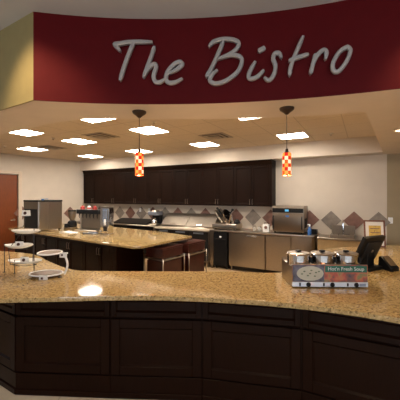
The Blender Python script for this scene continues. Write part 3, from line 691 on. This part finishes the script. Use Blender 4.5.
# ------------------------------------------------------------------ things on the back counter
# speed oven
vo = 6.36; uo0, uo1 = onv(272, vo), onv(303.5, vo)
w = uo1 - uo0; dO = xd((uo0 + uo1)/2, vo)[1]; ho = hz(206.2, dO) - ZT - .035; dep = .50
t = kthing('speed_oven', 'steel speed oven with a blue display at the right end of the back counter', 'oven', uo0, vo, ZT)
MB().box(0, w, .03, dep, .035, .035 + ho, .008, 2).build('body', 'steel_dk', t)
zc_ = .035 + ho - .135
MB().box(.01, w - .01, .006, .031, zc_, zc_ + .09, .004).build('control_panel', 'black', t)
MB().box(w*.42, w*.54, .003, .0065, zc_ + .022, zc_ + .066).build('display', 'screen', t)
for k in range(5): MB().lathe([(0, 0), (.010, 0), (.009, .004), (0, .004)], n=12, mx=Matrix.Translation((w*(.62 + .06*k), .006, zc_ + .045)) @ Matrix.Rotation(math.pi/2, 4, 'X')).build('button', 'rubber', t)
d = MB().box(.012, w - .012, -.004, .030, .055, zc_ - .012, .008, 2).build('oven_door', 'ovend', t)
MB().lathe([(0, 0), (.04, 0), (.038, .003), (0, .003)], n=20, sy=.55, mx=Matrix.Translation((w*.5, -.004, zc_ - .075)) @ Matrix.Rotation(math.pi/2, 4, 'X')).build('badge', 'screen' if False else 'blue', d)
for a_ in (.03, w - .03): MB().tube([(a_, -.004, .10), (a_, -.035, .12), (a_, -.035, zc_ - .10), (a_, -.004, zc_ - .08)], .011, 10).build('handle', 'black', d)
vg = MB()
for k in range(6): vg.box(w - .001, w + .003, .10 + k*.05, .13 + k*.05, .12, .32)
vg.build('side_vent', 'ventdk', t)
for a_ in (.05, w - .05):
    for b_ in (.07, dep - .06): MB().lathe([(.022, 0), (.022, .036)], (a_, b_, 0), 12).build('foot', 'rubber', t)
# meat slicer
um = onv(226, 6.5); t = kthing('meat_slicer', 'steel meat slicer with a black knob on the back counter', 'slicer', um, 6.58, ZT); t.scale = (1.2, 1.2, 1.2)
MB().box(-.27, .27, -.17, .16, .015, .12, .03, 3).build('base', 'steel', t)
MB().lathe([(0, -.012), (.125, -.010), (.150, 0), (.125, .010), (0, .012)], n=36, mx=Matrix.Translation((.03, -.03, .27)) @ Matrix.Rotation(math.radians(58), 4, 'Y') @ Matrix.Rotation(math.radians(12), 4, 'X')).build('blade', 'chrome', t)
MB().box(-.03, .03, -.05, .10, .11, .30, .015, 2).build('blade_mount', 'steel', t)
mx = Matrix.Translation((-.13, -.02, .25)) @ Matrix.Rotation(math.radians(-38), 4, 'Y')
MB().box(-.015, .015, -.14, .12, -.15, .15, .006, mx=mx).build('carriage', 'steel', t)
MB().box(.016, .05, -.02, .02, -.02, .20, .012, 2, mx=mx).build('pusher', 'black', t)
MB().tube([(.06, -.03, .30), (.12, -.03, .385)], .014, 10).tube([(.12, -.03, .38), (.135, -.03, .405)], .026, 12).build('knob', 'black', t)
MB().profile([(-.14, .12), (.08, .12), (-.03, .30)], .08, .11).build('guard', 'chrome', t); MB().lathe([(0, .0), (.06, 0), (.065, .03), (.03, .08), (0, .08)], (.20, .02, .12), 20).build('motor_cover', 'black', t)
for sx in (-.2, .2):
    for sy in (-.12, .11): MB().lathe([(.02, 0), (.02, .02)], (sx, sy, 0), 10).build('foot', 'rubber', t)
# white dispenser box beside the oven
uw = onv(265.7, 6.45); t = kthing('timer_box', 'small white box with a round brown dial left of the speed oven', 'timer', uw, 6.50, ZT)
MB().box(-.07, .07, -.05, .05, 0, .17, .012, 2).build('case', 'white', t); MB().lathe([(0, 0), (.035, 0), (.03, .012), (0, .012)], n=20, mx=Matrix.Translation((0, -.05, .10)) @ Matrix.Rotation(math.pi/2, 4, 'X')).build('dial', 'dred', t)
MB().tube([(-.045, 0, .165), (-.045, 0, .20), (.045, 0, .20), (.045, 0, .165)], .007).build('handle', 'rubber', t)
for k, (px, lb) in enumerate(((254.5, 'clear glass jar, left of two beside the white box'), (259.5, 'clear glass jar right next to the white box'))):
    t = kthing('glass_jar', lb, 'jar', onv(px, 6.55), 6.55, ZT, 'glass jars on the back counter')
    MB().lathe([(0, 0), (.04, 0), (.042, .01), (.042, .075), (.034, .09), (.034, .10), (.030, .10), (.030, .09), (.038, .074), (.038, .012), (0, .010)], n=20).build('jar_body', 'glass', t); MB().lathe([(0, .10), (.037, .10), (.037, .118), (0, .118)], n=20).build('jar_lid', 'steel', t)
# bottle and tray right of the oven
t = kthing('spray_bottle', 'small blue bottle with a white top right of the speed oven', 'bottle', onv(309.5, 6.42), 6.42, ZT)
MB().lathe([(0, 0), (.038, 0), (.04, .012), (.04, .11), (.018, .15), (.016, .17), (0, .17)], n=20).build('bottle_body', 'blue', t); MB().lathe([(0, .17), (.021, .17), (.021, .205), (.012, .22), (0, .22)], n=16).box(-.045, .01, -.010, .010, .20, .222, .004).build('bottle_cap', 'white', t)
t = kthing('black_caddy', 'flat black caddy behind the blue bottle', 'caddy', onv(314.6, 6.66), 6.66, ZT)
MB().box(-.075, .055, -.08, .08, 0, .01).box(-.075, .055, -.08, -.07, .01, .09).box(-.075, .055, .07, .08, .01, .09).box(-.075, -.065, -.07, .07, .01, .09).box(.045, .055, -.07, .07, .01, .09).build('tray', 'black', t); MB().box(-.06, .04, -.05, .05, .01, .06, .006).build('packets', 'bluegrey', t)
# coffee maker
uk = us0 - .185; t = kthing('coffee_maker', 'black and steel coffee maker just left of the sandwich table', 'coffee maker', uk, 6.56, ZT + .001)
hk = .40
MB().box(-.14, .14, -.14, .15, 0, .03, .01).build('base', 'steel', t); MB().box(-.14, .14, .03, .15, .03, hk - .13, .01).build('back_column', 'black', t)
MB().box(-.145, .145, -.15, .15, hk - .13, hk - .03, .02, 2).build('brew_head', 'bluegrey', t); MB().lathe([(0, hk - .03), (.11, hk - .03), (.09, hk), (.02, hk + .01), (.02, hk + .03), (0, hk + .03)], n=24).build('lid', 'steel', t)
q = MB().lathe([(0, .031), (.075, .031), (.088, .07), (.085, .13), (.05, .17), (.055, .19), (0, .19)], (0, -.045, 0), 24).build('carafe', 'chrome', t); MB().tube([(.08, -.05, .15), (.13, -.07, .14), (.13, -.07, .08), (.085, -.05, .07)], .009).build('carafe_handle', 'black', q)

# ------------------------------------------------------------------ soup warmer on the bar
fl, fr = Vector(P(292, 287.3, ZT)), Vector(P(367.6, 288, ZT)); w = (fr - fl).length; ang = math.atan2(fr.y - fl.y, fr.x - fl.x)
t = thing('soup_warmer', 'steel triple soup warmer with a printed front panel on the granite bar', 'soup warmer', (fl.x, fl.y, ZT), ang)
hw = hz(264.0, 2.6) - ZT; dw = .36
bd = MB().profile([(0, .006), (dw, .006), (dw, hw - .004), (dw - .012, hw - .004), (dw - .012, hw - .026), (.014, hw - .026), (.014, hw - .002), (0, hw - .002)], 0, w).build('body', 'steel', t)
zp = .052
gp = MB().box(.004, w - .004, -.006, .0, zp, hw - .004).build('graphic_panel', 'vegprint', t)
MB().box(-.001, w + .001, -.010, .0, .008, zp - .002, .003).build('control_strip', 'satin', t)
MB().box(.005, w*.425, -.0064, -.0058, zp + .001, hw - .005).build('printed_table', 'pdark', gp)
MB().lathe([(0, 0), (1, 0), (1, .002), (0, .002)], n=40, sx=.115, sy=.064, mx=Matrix.Translation((.155, -.0062, zp + .072)) @ Matrix.Rotation(math.pi/2, 4, 'X')).build('printed_bowl', 'cream_print', gp)
hb = MB()
for a_, b_ in ((-.05, .02), (.01, .03), (.05, .01), (-.02, -.02), (.04, -.025), (0, .0), (-.07, -.005), (.075, .02)):
    hb.lathe([(0, 0), (.010, 0), (.009, .001), (0, .001)], n=8, sy=.6, mx=Matrix.Translation((.155 + a_, -.0082, zp + .072 + b_*.9)) @ Matrix.Rotation(math.pi/2, 4, 'X'))
hb.build('printed_herbs', 'herb', gp)
bx0, bx1 = w*.435, w - .010; bz0, bz1 = hw - .066, hw - .010
bn = MB().box(bx0, bx1, -.0085, -.0062, bz0, bz1).build('green_banner', 'greenp', gp)
text_mesh("Hot'n Fresh Soup", .044, 'paper', 'lettering', gp, ((bx0 + bx1)/2, -.0088, (bz0 + bz1)/2 + .001), (math.pi/2, 0, 0))
for k in range(3):
    a_ = w*(.245 + k*.315) - .02
    kb = MB().lathe([(0, 0), (.019, 0), (.020, .004), (.014, .006), (.012, .022), (0, .022)], n=22, mx=Matrix.Translation((a_, -.010, .029)) @ Matrix.Rotation(math.pi/2, 4, 'X')).build('knob', 'black', t)
    MB().box(a_ - .080, a_ - .066, -.014, -.009, .016, .043, .002).build('switch', 'black', t)
MB().box(w - .075, w - .02, -.0112, -.0098, .016, .04).build('rating_plate', 'bluegrey', t)
for a_ in (.04, w - .04):
    for b_ in (.04, dw - .04): MB().lathe([(.016, 0), (.016, .007)], (a_, b_, 0), 10).build('foot', 'rubber', t)
tw = Matrix.Translation((fl.x, fl.y, ZT)) @ rz(ang); PW = w/3
for k in range(3):
    c = tw @ Vector((w/2 + (k - 1)*.216 - .012, .138, hw - .0255))
    t = thing('soup_pot', 'polished steel soup pot with a black-knobbed lid, %s in the soup warmer' % ['leftmost', 'middle one', 'rightmost'][k], 'pot', c, ang, 'steel soup pots in the warmer')
    MB().lathe([(0, 0), (.100, 0), (.101, .090), (.106, .092), (.1075, .096), (.103, .099), (0, .099)], n=40).build('pot_body', 'chrome', t)
    l = MB().lathe([(.102, .0995), (.104, .101), (.098, .104), (.06, .107), (.0, .108)], n=40).build('lid', 'steel', t)
    MB().lathe([(0, .106), (.014, .107), (.010, .111), (.027, .114), (.027, .123), (.018, .127), (0, .127)], n=20).build('lid_knob', 'black', l)
    MB().box(.090, .1055, -.068, -.03, .02, .07, .004).build('side_clip', 'rubber', t)

# ------------------------------------------------------------------ sales terminal
tx, ty = P(377, 270.5, ZT)
t = thing('sales_terminal', 'black touch-screen sales terminal seen from behind, right of the soup warmer', 'sales terminal', (tx - .06, ty + .10, ZT), math.radians(27))
MB().prism([(-.13, -.12), (.13, -.12), (.14, .10), (-.14, .10)], 0, .035, .008, 2).build('base', 'black', t)
MB().profile([(-.05, .03), (.06, .03), (-.02, .18), (-.06, .18)], -.06, .06, .004).build('stand', 'black', t)
mx = Matrix.Translation((-.0, -.03, .225)) @ Matrix.Rotation(math.radians(25), 4, 'X')
sc = MB().box(-.175, .175, -.025, .02, -.145, .155, .012, 2, mx=mx).build('screen_housing', 'black', t)
MB().box(-.12, .12, -.042, -.024, -.10, .11, .012, 2, mx=mx).build('rear_cover', 'rubber', sc)
MB().lathe([(0, 0), (.018, 0), (.017, .003), (0, .003)], n=22, mx=mx @ Matrix.Translation((.01, -.042, -.01)) @ Matrix.Rotation(math.pi/2, 4, 'X')).build('badge', 'steel', sc)
MB().box(-.16, .16, .0195, .0215, -.125, .14, mx=mx).build('glass_face', 'black', sc)
rx, ry = at(381, 3.22)
t = thing('card_reader', 'black and silver card reader lying behind the sales terminal', 'card reader', (rx + .075, ry + .0, ZT), math.radians(12))
MB().profile([(-.09, 0), (.08, 0), (.07, .13), (.04, .14), (-.09, .04)], -.055, .055, .004).build('case', 'black', t); k = MB().box(-.04, .04, -.085, .05, 0, .006, .002).build('silver_cover', 'steel', t); k.rotation_euler.x = math.radians(37.5); k.location = (0, -.008, .108)

# framed sign on the bar
fx, fy = at(375.2, 4.62)
t = thing('framed_sign', 'small cherry-framed sign with a golden print standing at the right of the bar', 'framed sign', (fx, fy, ZT + .003), math.radians(-14))
W, H, w = .30, hz(220.5, 4.62) - ZT, .022
tilt = math.radians(-8)
fr_ = MB().box(-W/2, W/2, -.01, .012, 0, w, .003).box(-W/2, W/2, -.01, .012, H - w, H, .003).box(-W/2, -W/2 + w, -.01, .012, w, H - w, .003).box(W/2 - w, W/2, -.01, .012, w, H - w, .003).build('frame', 'pframe', t)
k1 = MB().box(-W/2 + w, W/2 - w, -.002, .008, w, H - w).build('mat_board', 'paper', t); k2 = MB().box(-W*.27, W*.30, -.004, -.0015, H*.14, H*.80).build('golden_print', 'gold', t)
ln_ = MB()
for k in range(4): ln_.box(-W*.2, W*.24, -.0052, -.0038, H*(.22 + k*.15), H*(.25 + k*.15))
ln_.build('print_lines', 'dred', k2)
for o in (fr_, k1, k2): o.rotation_euler.x = tilt
MB().tube([(0, .03, H*.6), (0, .15, .004)], .006).build('easel_leg', 'iron', t)

# ------------------------------------------------------------------ tiered plate stand
D3 = 3.10
def q3(px, py, d=D3): x, y = at(px, d); return Vector((x, y, hz(py, d)))
o0 = q3(20, 270); o0.z = ZT
def boat(L, Wd, Hh):                                  # pointed boat-shaped dish
    t = bmesh.new(); n, m = 26, 9; top = []; 
    for side in range(2):
        rows = []
        for i in range(n + 1):
            s = -1 + 2*i/n; hw_ = Wd/2*(1 - abs(s)**2.2)**.8 if abs(s) < 1 else 0; row = []
            for j in range(m):
                a_ = -1 + 2*j/(m - 1); y = a_*hw_; z = Hh*(abs(s)**2.4 + (1 - abs(s)**2.4)*abs(a_)**2.2) + (0.004 if side == 0 else -.004)
                row.append(t.verts.new((s*L/2, y, z)))
            rows.append(row)
        for i in range(n):
            for j in range(m - 1):
                f = (rows[i][j], rows[i + 1][j], rows[i + 1][j + 1], rows[i][j + 1])
                t.faces.new(f if side == 0 else f[::-1])
        top.append(rows)
    for j in (0, m - 1):
        for i in range(n): t.faces.new((top[0][i][j], top[1][i][j], top[1][i + 1][j], top[0][i + 1][j]))
    bmesh.ops.remove_doubles(t, verts=t.verts, dist=.0004); bmesh.ops.recalc_face_normals(t, faces=t.faces)
    mb = MB(); mb._add(t); return mb
t = thing('plate_stand', 'black wire display stand carrying three white boat-shaped dishes', 'display stand', o0, 0)
tiers = [(26, 231.5, 29), (19.2, 246, 26), (25, 261.5, 33)]
wire = MB()
ctr = []
for px, py, wpx in tiers:
    c = q3(px, py) - o0; L = wpx*D3/FOC; ctr.append((c, L))
    z = c.z - .028; wire.tube([(c.x - L*.38, -.02, z), (c.x - L*.1, -.055, z - .004), (c.x + L*.1, -.055, z - .004), (c.x + L*.38, -.02, z), (c.x + L*.1, .05, z), (c.x - L*.1, .05, z)], .0035, 6, True)
for px, top in ((4.5, 243), (17.6, 259), (33.0, 229)):
    a_ = q3(px, top) - o0; yy = -.05 if px == 17.6 else (.0 if px < 10 else .02)
    nm = MB().tube([(a_.x, yy, .0), (a_.x, yy, a_.z)], .0042, 6); nm.lathe([(0, 0), (.012, 0), (.010, .004), (0, .004)], (a_.x, yy, 0), 12); nm.build('leg', 'iron', t)
bk = q3(12, 222) - o0
wire.tube(catmull([(ctr[0][0].x - .10, .04, ctr[0][0].z - .03), (bk.x, .04, ctr[0][0].z + .02), (bk.x + .10, .03, ctr[0][0].z + .05), (q3(26, 214) - o0).to_tuple()], 6), .0032, 6)
wire.tube([(ctr[2][0].x - .14, -.02, ctr[2][0].z - .03), (ctr[1][0].x - .10, -.02, ctr[1][0].z - .03), (ctr[0][0].x - .08, .04, ctr[0][0].z - .03)], .0035, 6)
wire.tube([(ctr[2][0].x + .07, .02, ctr[2][0].z - .03), (ctr[0][0].x + .072, .02, ctr[0][0].z - .03)], .0035, 6); wire.build('wire_frame', 'iron', t)
names = ['topmost', 'middle', 'lowest']
for k, (c, L) in enumerate(ctr):
    dish = boat(L*1.06, .20, .036).build('boat_dish', 'ceramic', None, o0 + Vector((c.x, 0, c.z - .022)), math.radians((-6, 5, -3)[k])); tag(dish, 'white boat-shaped dish on the %s tier of the black wire stand' % names[k], 'dish', 'white dishes on the wire stand')
tents = [(19.3, 241.3, 1, 'on the middle white dish of the black wire stand'), (24.6, 256, 2, 'on the lowest white dish of the black wire stand'), (26, 213.6, None, 'clipped to the wire at the top of the black stand')]
def price_card(loc, label, s=.066, rot=0):
    t = thing('price_card', label, 'card', loc, rot, 'white cards on the display stands')
    MB().profile([(-.012, 0), (-.009, 0), (.004, s*.9), (.0, s*.9)], -s*.62, s*.62).profile([(.016, 0), (.013, 0), (.0, s*.9), (.004, s*.9)], -s*.62, s*.62).build('card', 'paper', t)
    MB().lathe([(0, 0), (.017, 0), (.017, .001), (0, .001)], n=16, mx=Matrix.Translation((-.006, -.0075, s*.45)) @ Matrix.Rotation(math.radians(78), 4, 'X')).build('printed_dot', 'maroon', t)
for px, py, k, lb in tents:
    c = q3(px, py); z = (o0.z + ctr[k][0].z - .012) if k is not None else c.z - .024
    price_card((c.x, c.y, z), 'white dotted card ' + lb)
c = ctr[0][0]; t = thing('serving_tongs', 'small dark tongs lying in the topmost white dish', 'tongs', o0 + Vector((c.x + .0, -.0, c.z - .016)), math.radians(10))
MB().tube([(-.05, 0, .002), (.0, .012, .004), (.05, .004, .004)], .004, 6).build('arm', 'iron', t); MB().tube([(-.05, 0, .002), (.0, -.012, .004), (.05, -.004, .004)], .004, 6).build('arm', 'iron', t)

# ------------------------------------------------------------------ white two-tier stand
DW = 2.96
o1 = q3(48, 276, DW); o1.z = ZT
def oval(a_, b_, n=40): return [(a_*math.cos(2*math.pi*i/n), b_*math.sin(2*math.pi*i/n), 0) for i in range(n)]
t = thing('tier_stand', 'white two-tier stand with oval mesh trays on a curved stem', 'display stand', o1, 0)
def tray(px, py, wpx, b_, tilt=0):
    c = q3(px, py, DW) - o1; a_ = wpx*DW/FOC/2
    rm = MB().tube(oval(a_, b_), .0075, 8, True).build('tray_rim', 'white', t); rm.location = c; rm.rotation_euler.x = tilt
    MB().lathe([(0, -.003), (1, -.003), (1, .001), (0, .001)], n=40, sx=a_ - .004, sy=b_ - .004).build('tray_mesh', 'mesh', rm); return c, a_
cu, au = tray(50, 252.6, 22.5, .105, math.radians(2)); cl_, al = tray(46.3, 273.2, 31.5, .118, 0)
st = catmull([(q3(64.5, 274, DW) - o1).to_tuple(), (q3(67.3, 267, DW) - o1).to_tuple(), (q3(67, 261, DW) - o1).to_tuple(), (q3(64.5, 255.5, DW) - o1).to_tuple(), (cu.x + au - .01, 0, cu.z)], 6)
MB().tube(st, .0105, 10).build('stem', 'white', t)
for px, y_ in ((27, -.0), (62.5, -.05)):
    c = q3(px, 270, DW) - o1; xx = max(-al + .015, min(al - .015, c.x)); MB().tube([(xx, y_, .004), (xx, y_, cl_.z - .004 )], .0035, 6).lathe([(0, 0), (.019, 0), (.017, .007), (0, .007)], (xx, y_, 0), 16).build('foot', 'iron', t)
MB().tube([(0, .108, .0), (0, .108, cl_.z)], .0035, 6).lathe([(0, 0), (.019, 0), (.017, .007), (0, .007)], (0, .108, 0), 16).build('foot', 'iron', t)
def hang_card(px, py, label, yoff, s=.06):
    c = q3(px, py, DW + yoff); k = thing('price_card', label, 'card', (c.x, c.y, c.z), 0, 'white cards on the display stands')
    MB().box(-s*.6, s*.6, -.003, .003, -s*.42, s*.42, .001).build('card', 'paper', k); MB().box(-s*.34, -s*.02, -.0042, -.0028, -s*.16, s*.16).build('printed_dot', 'maroon', k)
    MB().tube([(s*.45, .002, s*.3), (s*.75, .004, s*.3)], .006, 8).build('clip', 'white', k)
hang_card(63.2, 255, 'white card clipped to the upper tray of the white stand', -.03, .060); hang_card(43.3, 278.4, 'white card hanging in front of the lower tray of the white stand', -.140, .068)

# ------------------------------------------------------------------ lobby downlights and lamps
def spot(x, y, z, e, size=1.9, col=(1, .72, .42), blend=.9, r=.06, aim=None):
    l = bpy.data.lights.new('downlight_beam', 'SPOT'); l.energy = e; l.color = col; l.spot_size = size; l.spot_blend = blend; l.shadow_soft_size = r
    o = bpy.data.objects.new('downlight_beam', l); COL.objects.link(o); o.location = (x, y, z - .02)
    if aim: o.rotation_euler = (Vector(aim) - Vector((x, y, z))).to_track_quat('-Z', 'Y').to_euler()
for i, (x, y, e) in enumerate(((-1.78, 1.75, 150), (1.75, 1.35, 120), (-3.2, 1.6, 80), (0.1, -.6, 80), (-.9, 1.1, 80), (.9, .9, 80))):  # last two are added out of view to brighten the granite bar
    downlight('downlight', ['round downlight in the grey ceiling by the left end of the red fascia', 'round downlight in the grey ceiling by the right end of the red fascia', 'round downlight in the grey ceiling in front of the mustard wall', 'round downlight in the grey ceiling behind the viewer', 'round downlight added unseen in the grey ceiling to brighten the left of the bar', 'round downlight added unseen in the grey ceiling to brighten the right of the bar'][i], x, y, ZL)
    if i < 2: spot(x, y, ZL, e*.8, 1.0, aim=((-1.46, 2.5, 2.62), (1.85, 2.1, 2.62))[i])
    else: spot(x, y, ZL, e)
x, y = P(401, 130, ZS); spot(x, y, ZS, 50)
for q in ((a[0], a[1]), (b2[0], b2[1])):
    l = bpy.data.lights.new('pendant_bulb', 'POINT'); l.energy = 8; l.color = (1, .6, .3); l.shadow_soft_size = .03
    o = bpy.data.objects.new('pendant_bulb', l); COL.objects.link(o); o.location = (q[0], q[1], hz(178.5, q[1]))

w_ = bpy.data.worlds.new('daylight'); SC.world = w_; w_.use_nodes = True
bgd = w_.node_tree.nodes['Background']; bgd.inputs[0].default_value = (.84, .90, 1, 1); bgd.inputs[1].default_value = .32

# daylight through the lobby windows behind the viewer
M['daypane'] = emit('daylit_pane', (.78, .88, 1), 9.0)
lw_ = MB(); xs = [-6, -3.3, -2.3, -1.1, -.1, 1.1, 2.1, 3.3, 4.3, 7]
for i in range(0, len(xs) - 1, 2): lw_.box(xs[i], xs[i + 1], -5.2, -5.05, 0, ZL)
for i in range(1, len(xs) - 1, 2): lw_.box(xs[i], xs[i + 1], -5.2, -5.05, 0, .5).box(xs[i], xs[i + 1], -5.2, -5.05, 2.5, ZL)
struct('wall_lobby', lw_, 'cream', 'cream lobby wall with tall windows opposite the bar', 'wall')
for k, i in enumerate(range(1, len(xs) - 1, 2)):
    w0 = thing('window_%d' % (k + 1), 'tall daylit lobby window opposite the bar, %s' % ['leftmost of four', 'second from the left of four', 'third from the left of four', 'rightmost of four'][k], 'window', ((xs[i] + xs[i + 1])/2, -5.1, .5), 0, None, 'structure')
    MB().box(-.47, .47, -.01, .0, .03, 1.97).build('pane', 'daypane', w0)
    MB().box(-.5, -.46, -.05, .05, 0, 2).box(.46, .5, -.05, .05, 0, 2).box(-.46, .46, -.05, .05, 0, .04).box(-.46, .46, -.05, .05, 1.96, 2).box(-.02, .02, -.02, .03, .04, 1.96).build('window_frame', 'steel_dk', w0)

# ------------------------------------------------------------------ camera and view
cd = bpy.data.cameras.new('camera'); co = bpy.data.objects.new('camera', cd); COL.objects.link(co)
co.location = (0, 0, EYE); co.rotation_euler = (math.pi/2, 0, 0); cd.sensor_width = 36; cd.lens = FOC/400*36; cd.shift_y = -(200 - HOR)/400; cd.clip_start = .05
SC.camera = co
vs = SC.view_settings; vs.view_transform = 'Standard'; vs.look = 'None'; vs.gamma = 1; vs.use_curve_mapping = False; vs.exposure = 0
try: SC.cycles.use_denoising = True
except Exception: pass
